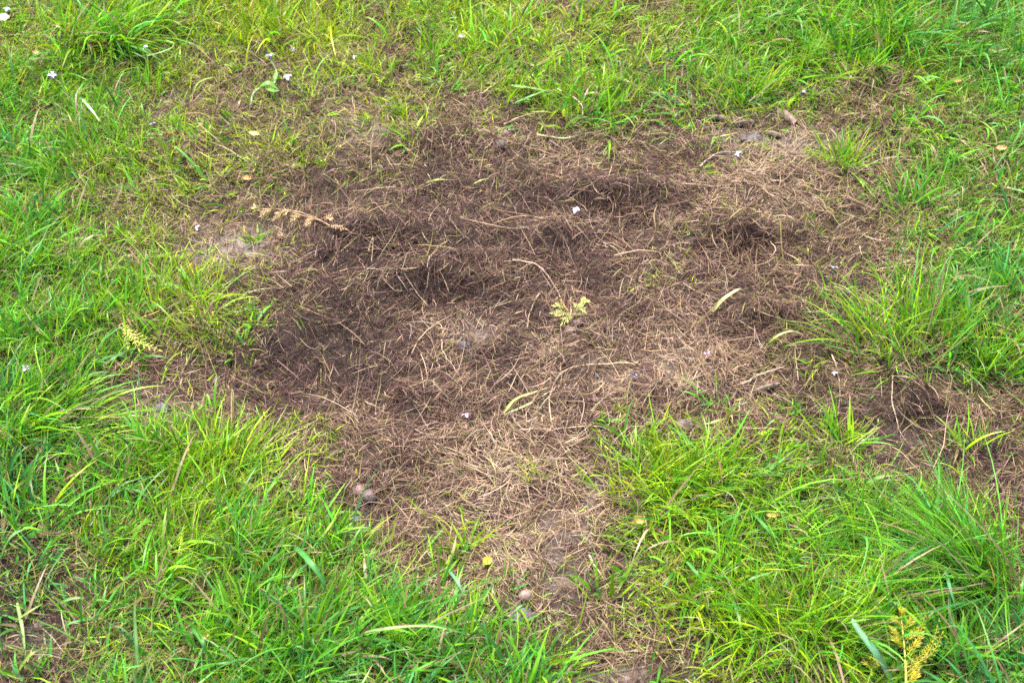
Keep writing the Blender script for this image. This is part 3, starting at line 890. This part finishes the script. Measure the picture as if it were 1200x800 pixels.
# ---------------------------------------------------------------- sprigs with scale leaves
def sprig(stem_px, side, label, c_stem, c_leaf, flen=.026, leaf=.0055, up=.008, c_tip=None, seed=1, group=None, sub=4):
    """stem_px: pixel path of the main stem; side: list of (where along the stem 0..1, pixel tip, curve) for each branchlet"""
    r = np.random.default_rng(seed)
    C = spline(path3(stem_px, up), 8)
    c = C[0].copy()
    root = bpy.data.objects.new('dry_sprig', None); root.location = c; col.objects.link(root)
    tag(root, label, 'sprig', group)
    V, Q = tube(C, .0014, .0007)
    link_mesh('stem', V - c, Q, M_LEAF, np.tile(c_stem, (len(V), 1)) * np.exp(r.normal(0, .1, (len(V), 1))), parent=root)
    for s, tip, bow in side:
        A = C[min(int(s * (len(C) - 1)), len(C) - 1)]
        B = at(tip[0], tip[1], up + .004)
        d = B - A
        mid = (A + B) / 2 + np.array([-d[1], d[0], 0]) * bow + np.array([0, 0, .004])
        K = spline([A, mid, B], sub)
        T, S, U = frames(K)
        n = len(K)
        Vs, Qs, Cs, o = [], [], [], 0
        tv, tq = tube(K, .0008, .0003, 4)
        Vs.append(tv); Qs.append(tq); o += len(tv); Cs.append(np.tile(c_leaf, (len(tv), 1)))
        span = np.linalg.norm(d)
        for i in range(1, n):
            f = i / (n - 1)
            ln = leaf * (.45 + 1.0 * math.sin(math.pi * min(f * .85 + .12, 1))) * r.uniform(.75, 1.2)
            for sg in (-1, 1):
                dirn = T[i] * .75 + S[i] * sg * .8 + U[i] * r.normal(.1, .18)
                dirn /= np.linalg.norm(dirn)
                sd = np.cross(dirn, U[i]); sd /= np.linalg.norm(sd) + 1e-9
                wv = ln * .085
                p = K[i]
                q = np.array([p, p + dirn * ln * .5 - sd * wv, p + dirn * ln + U[i] * ln * .1, p + dirn * ln * .5 + sd * wv])
                Vs.append(q); Qs.append(np.array([[0, 1, 2, 3]]) + o); o += 4
                cl = np.array(c_leaf) * math.exp(r.normal(0, .2))
                ct = np.array(c_tip if c_tip is not None else c_leaf) * math.exp(r.normal(0, .2))
                Cs.append(np.array([cl, (cl + ct) / 2, ct, (cl + ct) / 2]))
            if i == n - 1:
                p = K[i]
                q = np.array([p, p + T[i] * leaf * .5 - S[i] * leaf * .15, p + T[i] * leaf, p + T[i] * leaf * .5 + S[i] * leaf * .15])
                Vs.append(q); Qs.append(np.array([[0, 1, 2, 3]]) + o); o += 4
                Cs.append(np.tile(c_leaf, (4, 1)))
        link_mesh('branchlet', np.concatenate(Vs) - c, np.concatenate(Qs), M_LEAF, np.concatenate(Cs), parent=root)
    return root

YG, YL, TANL = (.48, .50, .12), (.31, .295, .008), (.42, .27, .11)
sprig([(656,351),(664,362),(672,368),(684,357)], [(.95,(688,352),.1),(.75,(676,357),-.1),(.62,(660,378),.1),(.55,(648,367),.15),(.3,(650,358),.1),(.8,(684,364),.1)],
      'small yellow green scaly sprig lying alone in the middle of the brown patch', (.34, .18, .08), (.38, .46, .10), leaf=.0064, c_tip=(.56, .52, .16), seed=3)
sprig([(186,365),(162,374),(140,381),(148,392)], [(.6,(150,405),.1),(.75,(162,408),.1),(.9,(172,404),.05),(1.0,(186,410),-.1),(1.0,(160,398),.05),(.9,(152,386),-.1)],
      'yellowed sprig with a reddish stalk at the left rim of the patch', (.40, .22, .07), (.46, .42, .09), leaf=.0064, up=.012, seed=4)
sprig([(392,268),(374,258),(352,252),(326,245),(300,246)], [(.2,(388,256),.1),(.35,(360,262),.1),(.5,(342,258),.1),(.6,(334,250),-.1),(.7,(322,256),.1),(.85,(306,252),.1),(.1,(404,268),-.1),(.95,(296,243),.1)],
      'long dry golden brown sprig lying across the dark upper left of the patch', (.36, .22, .12), TANL, leaf=.0055, up=.010, c_tip=(.62, .46, .24), seed=5)
sprig([(1062,805),(1061,775),(1059,750),(1056,722)],
      [(.97,(1056,712),.0),(.85,(1046,722),.1),(.85,(1070,724),-.1),(.7,(1044,735),.15),(.7,(1074,736),-.1),(.55,(1046,746),.1),(.5,(1078,748),-.12),(.3,(1082,730),-.05),(.3,(1092,752),-.1),(.25,(1104,742),-.15),(.2,(1100,728),-.1),(.15,(1078,775),-.1),(.05,(1076,786),-.1),(.4,(1084,722),-.05)],
      'large bright yellow fern like sprig standing in the lower right grass', (.52, .48, .09), YL, leaf=.0048, up=.036, c_tip=(.40, .30, .010), seed=6, sub=5)
sprig([(1022,792),(1021,782),(1020,776)], [(.5,(1012,776),.1),(.5,(1031,776),-.1),(.9,(1018,770),.0),(.9,(1026,771),-.1)],
      'tiny yellow sprig beside the base of the broad bluish blade', (.35, .30, .06), (.45, .40, .05), leaf=.004, up=.018, seed=7)

# ---------------------------------------------------------------- fallen lilac florets
def petal_mesh():
    nu, nv = 6, 5
    V, Q = [], []
    for i in range(nu + 1):
        f = i / nu
        wd = .0024 * math.sin(math.pi * min(.12 + .80 * f, 1)) ** .7
        for j in range(nv):
            s = (j / (nv - 1) - .5) * 2
            V.append((.0008 + .0062 * f, s * wd, .0010 * s * s - .0014 * f * f + .0009 * math.sin(f * 3)))
    for i in range(nu):
        for j in range(nv - 1):
            a = i * nv + j
            Q.append((a, a + 1, a + nv + 1, a + nv))
    return np.array(V), np.array(Q)

PV, PQ = petal_mesh()

def floret(px, py, label, color=(.62, .58, .86), size=1.0, tilt=(0.3, 0.2, 0.0), petals=4, up=.010):
    c = at(px, py, up)
    root = bpy.data.objects.new('lilac_floret', None)
    root.location = c; root.rotation_euler = tilt; root.scale = (size,) * 3
    col.objects.link(root)
    tag(root, label, 'flower', 'fallen lilac florets')
    for k in range(petals):
        a = k * 2 * math.pi / 4 + rng.normal(0, .08)
        R = np.array([[math.cos(a), -math.sin(a), 0], [math.sin(a), math.cos(a), 0], [0, 0, 1]])
        cl = np.array(color) * math.exp(rng.normal(0, .06))
        V = PV * np.array([rng.uniform(.9, 1.1), rng.uniform(.9, 1.1), rng.uniform(.6, 1.6)])
        link_mesh('petal', V @ R.T, PQ, M_PETAL, np.tile(cl, (len(PV), 1)), parent=root)
    zz = np.linspace(0, -.009, 6)
    V, Q = tube(np.stack([.0006 * np.sin(zz * 300), zz * .05, zz], -1), .0011, .0006)
    link_mesh('flower_tube', V, Q, M_PETAL, np.tile(np.array(color) * np.array([.9, .75, .9]), (len(V), 1)), parent=root)

LIL, WHT, PNK, DUL = (.52, .48, .74), (.70, .67, .80), (.74, .56, .76), (.40, .38, .52)
for px, py, lab, c, sz, up in [
 (337, 90, 'open pale lilac floret just above the end of the leafy weed', LIL, 1.15, .012),
 (316, 65, 'lilac floret at the tip of the weed stalk', (.55, .56, .92), .95, .030),
 (61, 88, 'lilac floret resting in the upper left lawn beside a dark gap', LIL, 1.05, .030),
 (170, 55, 'faded whitish floret near the bowed pale green blade', (.66, .64, .78), .9, .030),
 (675, 246, 'small bright white floret on the dark mat above the yellow green sprig', WHT, .95, .012),
 (231, 267, 'white floret at the left margin of the patch below an orange leaf scrap', WHT, .85, .008),
 (829, 415, 'pink lilac floret on the right part of the dead mat', PNK, .85, .010),
 (546, 486, 'small pinkish floret lying below the middle of the patch', PNK, .85, .008),
 (940, 108, 'dull lilac floret at the foot of the grassy bank behind the bark chips', (.55, .48, .66), .95, .010),
 (865, 180, 'bluish floret caught by the bent silvery dead blade', (.60, .60, .82), .8, .014),
 (30, 431, 'greyish faded floret low in the left lawn', (.55, .48, .55), 1.0, .020),
 (977, 313, 'dull bluish floret on the mat left of the bluish green tuft', DUL, .95, .010),
 (178, 145, 'dark bluish floret sunk in the left lawn', (.42, .42, .58), .9, .010),
 (345, 192, 'tiny whitish floret between the leaf scraps and the dead mat', (.64, .60, .66), .6, .006),
 (8, 11, 'pale greyish lilac floret by a round pale leaf in the lawn corner', (.52, .50, .66), 1.0, .025),
 (978, 437, 'shrivelled lilac floret by the pale upright stem', (.50, .44, .56), .6, .012),
 (415, 67, 'small whitish floret above the dry upper rim of the patch', (.66, .60, .62), .6, .008),
 (745, 441, 'tiny violet bud on the grey part of the mat', (.36, .32, .50), .55, .008),
 (343, 58, 'faint lilac floret half hidden behind the weed', (.52, .52, .70), .6, .012),
]:
    floret(px, py, lab, c, sz, (rng.normal(.35, .3), rng.normal(0, .35), rng.uniform(0, 6.28)), 4, up)

# ---------------------------------------------------------------- stones, clods, bark and leaf scraps
def ico(sub):
    import bmesh
    bm = bmesh.new(); bmesh.ops.create_icosphere(bm, subdivisions=sub, radius=1)
    V = np.array([v.co[:] for v in bm.verts]); F = np.array([[v.index for v in f.verts] for f in bm.faces]); bm.free()
    return V, F
IV, IF = ico(3)
RV, RF = ico(2)

def stone(px, py, size, mat, label, name='stone', cat='stone', rough=.18, sink=.35, rz=0.0, seed=1, group=None):
    sx, sy, sz = size
    c = at(px, py)
    r = np.random.default_rng(seed)
    SV, SF = (IV, IF) if cat == 'pebble' else (RV, RF)
    n = np.zeros(len(SV))
    for f, a in ((1.3, 1), (2.7, .6), (5.5, .3)):
        for _ in range(3):
            d = r.normal(size=3); n += a * np.sin(SV @ d * f + r.uniform(0, 6)) / 3
    if cat != 'pebble': n = n + r.normal(0, .25, len(SV))
    V = SV * (1 + rough * n)[:, None] * np.array([sx, sy, sz])
    ca, sa = math.cos(rz), math.sin(rz)
    V = np.stack([V[:, 0] * ca - V[:, 1] * sa, V[:, 0] * sa + V[:, 1] * ca, V[:, 2] + sz * (1 - 2 * sink)], -1)
    o = link_mesh(name, V, SF, mat, smooth=cat == 'pebble')
    o.location = c
    return tag(o, label, cat, group)

stone(615, 700, (.0082, .0070, .0065), M_PEBBLE, 'smooth round pale pink pebble in the clearing below the patch', 'pebble', 'pebble', .05, .12, .3, 1)
stone(609, 722, (.016, .010, .006), M_SLATE, 'flat grey stone just in front of the round pebble', rough=.22, sink=.35, seed=2)
stone(413, 607, (.020, .011, .006), M_SLATE, 'slate grey flat stone at the lower left rim of the patch', rough=.3, sink=.35, rz=.4, seed=3)
stone(426, 624, (.012, .007, .005), M_SLATE, 'small dark slate chip under the leaning light green blade', rough=.3, sink=.3, rz=-.3, seed=4)
stone(432, 584, (.0085, .0095, .008), M_CLOD, 'dark purplish lump behind the slate grey stone', 'soil_clod', 'clod', .2, .2, seed=5)
stone(420, 575, (.009, .007, .005), M_PINK, 'pinkish stone next to the dark purplish lump', rough=.15, sink=.3, seed=6)
stone(586, 171, (.011, .008, .006), M_CLOD, 'dark grey soil clod below the upper rim', 'soil_clod', 'clod', .28, .25, .3, seed=7)
stone(592, 157, (.007, .006, .0045), M_PINK, 'small mauve stone just behind the dark grey clod', rough=.2, sink=.3, seed=8)
stone(668, 388, (.009, .006, .0045), M_PINK, 'mauve stone just below the yellow green sprig', rough=.15, sink=.25, seed=9)
stone(678, 379, (.011, .005, .0035), M_PINK, 'long flat mauve stone touching the yellow green sprig', rough=.2, sink=.2, rz=.2, seed=10)
stone(192, 480, (.010, .009, .0045), M_SLATE, 'bluish grey stone in the grey bare spot at the left rim', rough=.4, sink=.5, seed=11)
stone(542, 405, (.010, .007, .005), M_SLATE, 'small grey stone in the pale bald spot of the mat', rough=.3, sink=.3, seed=12)
stone(575, 660, (.006, .005, .004), M_PEBBLE, 'tiny pale stone beside the yellow leaf scrap', 'pebble', 'pebble', .15, .3, seed=13)
stone(608, 684, (.007, .005, .004), M_PEBBLE, 'small pinkish grit stone right behind the round pebble', 'pebble', 'pebble', .25, .3, seed=14)
stone(802, 500, (.013, .009, .007), M_CLOD, 'dark soil clod at the top of the dense bright tuft', 'soil_clod', 'clod', .3, .3, seed=15)
stone(880, 162, (.017, .009, .004), M_SLATE, 'flat grey crusted stone among the bark chips', rough=.3, sink=.45, rz=.1, seed=16)

def bark(px, py, L, W, rz, label, seed):
    r = np.random.default_rng(seed)
    nu, nv = 12, 5
    top = []
    for i in range(nu + 1):
        f = i / nu
        wd = W * .5 * (math.sin(math.pi * (f * .86 + .07)) ** .5) * r.uniform(.8, 1.15)
        for j in range(nv):
            s = (j / (nv - 1) - .5) * 2
            top.append(((f - .5) * L, s * wd, .0045 * (1 - s * s) + .003 * math.sin(f * 3.1) + r.normal(0, .0005)))
    top = np.array(top); bot = top - np.array([0, 0, .0028])
    V = np.concatenate([top, bot]); m = len(top); Q = []
    for i in range(nu):
        for j in range(nv - 1):
            a = i * nv + j
            Q.append((a, a + 1, a + nv + 1, a + nv)); Q.append((m + a, m + a + nv, m + a + nv + 1, m + a + 1))
        for j in (0, nv - 1):
            a = i * nv + j; Q.append((a, a + nv, m + a + nv, m + a))
    for i in (0, nu):
        for j in range(nv - 1):
            a = i * nv + j; Q.append((a, m + a, m + a + 1, a + 1))
    ca, sa = math.cos(rz), math.sin(rz)
    V = np.stack([V[:, 0] * ca - V[:, 1] * sa, V[:, 0] * sa + V[:, 1] * ca, V[:, 2]], -1)
    o = link_mesh('bark_chip', V, np.array(Q), M_BARK); o.location = at(px, py, .005)
    tag(o, label, 'bark chip', 'bark chips at the upper right of the patch')

bark(922, 137, .040, .017, -.9, 'grey tan bark chip tilted steeply beside the small dark rooted tuft', 1)
bark(872, 145, .030, .007, .15, 'thin dark bark splinter left of the tilted bark chip', 2)
bark(842, 139, .036, .008, -.1, 'long level tan bark splinter below the grassy bank', 3)
bark(905, 158, .026, .009, -.3, 'short pale bark flake in front of the tilted bark chip', 4)
bark(898, 455, .040, .007, .35, 'dark narrow bark splinter in the crease near the pink floret', 5)

def leaf_scrap(px, py, L, W, label, c1, c2, rz=0.0, curl=1.0, up=.007, seed=1, tilt=(0.1, 0.1)):
    r = np.random.default_rng(seed)
    nu, nv = 9, 7
    V, Q, C = [], [], []
    for i in range(nu + 1):
        f = i / nu
        wd = W * .5 * math.sin(math.pi * min(max(f * .94 + .03, 0), 1)) ** .75 * r.uniform(.85, 1.12)
        for j in range(nv):
            s = (j / (nv - 1) - .5) * 2
            V.append(((f - .5) * L, s * wd, curl * (.22 * W * s * s + .18 * L * (f - .5) ** 2) - .08 * W * (abs(s) < .2) + r.normal(0, .0002)))
            m = np.clip(r.normal(.5, .3), 0, 1)
            C.append(np.array(c1) * m + np.array(c2) * (1 - m))
    for i in range(nu):
        for j in range(nv - 1):
            a = i * nv + j; Q.append((a, a + 1, a + nv + 1, a + nv))
    o = link_mesh('leaf_scrap', np.array(V), np.array(Q), M_LEAF, np.array(C))
    o.location = at(px, py, up); o.rotation_euler = (tilt[0], tilt[1], rz)
    tag(o, label, 'leaf', 'fallen leaf scraps')

OR1, OR2, YE1, YE2 = (.62, .32, .12), (.70, .46, .22), (.80, .66, .06), (.75, .72, .18)
leaf_scrap(290, 209, .018, .010, 'orange leaf scrap on the upper left margin of the patch', OR1, OR2, .2, seed=1)
leaf_scrap(298, 157, .020, .009, 'pale yellow leaf scrap lying below the leafy weed', (.72, .60, .26), (.62, .56, .24), -.2, seed=2)
leaf_scrap(339, 170, .012, .009, 'small yellowish leaf scrap right of the pale yellow one', (.68, .58, .22), (.5, .5, .16), .6, seed=3)
leaf_scrap(570, 659, .012, .011, 'bright yellow leaf scrap behind the round pebble', YE1, YE2, .9, curl=2.2, seed=4)
leaf_scrap(748, 611, .013, .012, 'orange yellow leaf scrap in the edge of the dense bright tuft', (.62, .33, .07), (.60, .44, .14), .4, curl=2.2, up=.02, seed=5)
leaf_scrap(1173, 390, .014, .010, 'orange brown leaf scrap among the thin upright tuft', (.58, .26, .08), (.62, .36, .14), .3, up=.012, seed=6)
leaf_scrap(1123, 325, .018, .009, 'tan orange leaf scrap behind the tall fine tussock', (.55, .34, .16), (.60, .42, .24), -.3, up=.010, seed=7)
leaf_scrap(1173, 174, .020, .010, 'orange leaf fragment right of the small dark hole', (.66, .34, .14), (.70, .44, .24), .2, up=.012, seed=8)
leaf_scrap(905, 603, .018, .008, 'dull orange leaf scrap flat in the lower right lawn', (.52, .34, .10), (.45, .34, .12), .1, up=.014, seed=9)
leaf_scrap(1120, 95, .022, .010, 'rusty orange leaf in the grass behind the bluish green tuft', (.55, .27, .08), (.50, .32, .10), .2, up=.015, seed=10)
leaf_scrap(4, 22, .020, .017, 'round pale whitish green leaf in the lawn corner', (.62, .70, .50), (.55, .64, .42), .2, up=.03, seed=11)
leaf_scrap(70, 31, .016, .009, 'tan leaf scrap under the flopping lush tuft', (.55, .38, .26), (.6, .46, .34), .3, up=.015, seed=12)
leaf_scrap(42, 62, .014, .008, 'reddish brown leaf scrap beside a dark gap in the upper left lawn', (.42, .20, .14), (.5, .3, .2), -.5, up=.012, seed=13)
leaf_scrap(541, 43, .014, .010, 'beige leaf scrap in the yellow green grass behind the top rim', (.55, .44, .36), (.6, .5, .42), .5, up=.014, seed=14)
leaf_scrap(328, 275, .012, .009, 'small brown leaf scrap just below the golden brown sprig', (.32, .18, .10), (.42, .26, .16), .2, seed=15)
leaf_scrap(240, 745, .016, .007, 'yellow brown leaf tip in the coarse lawn below the patch', (.52, .42, .10), (.5, .34, .12), .8, up=.02, seed=16)
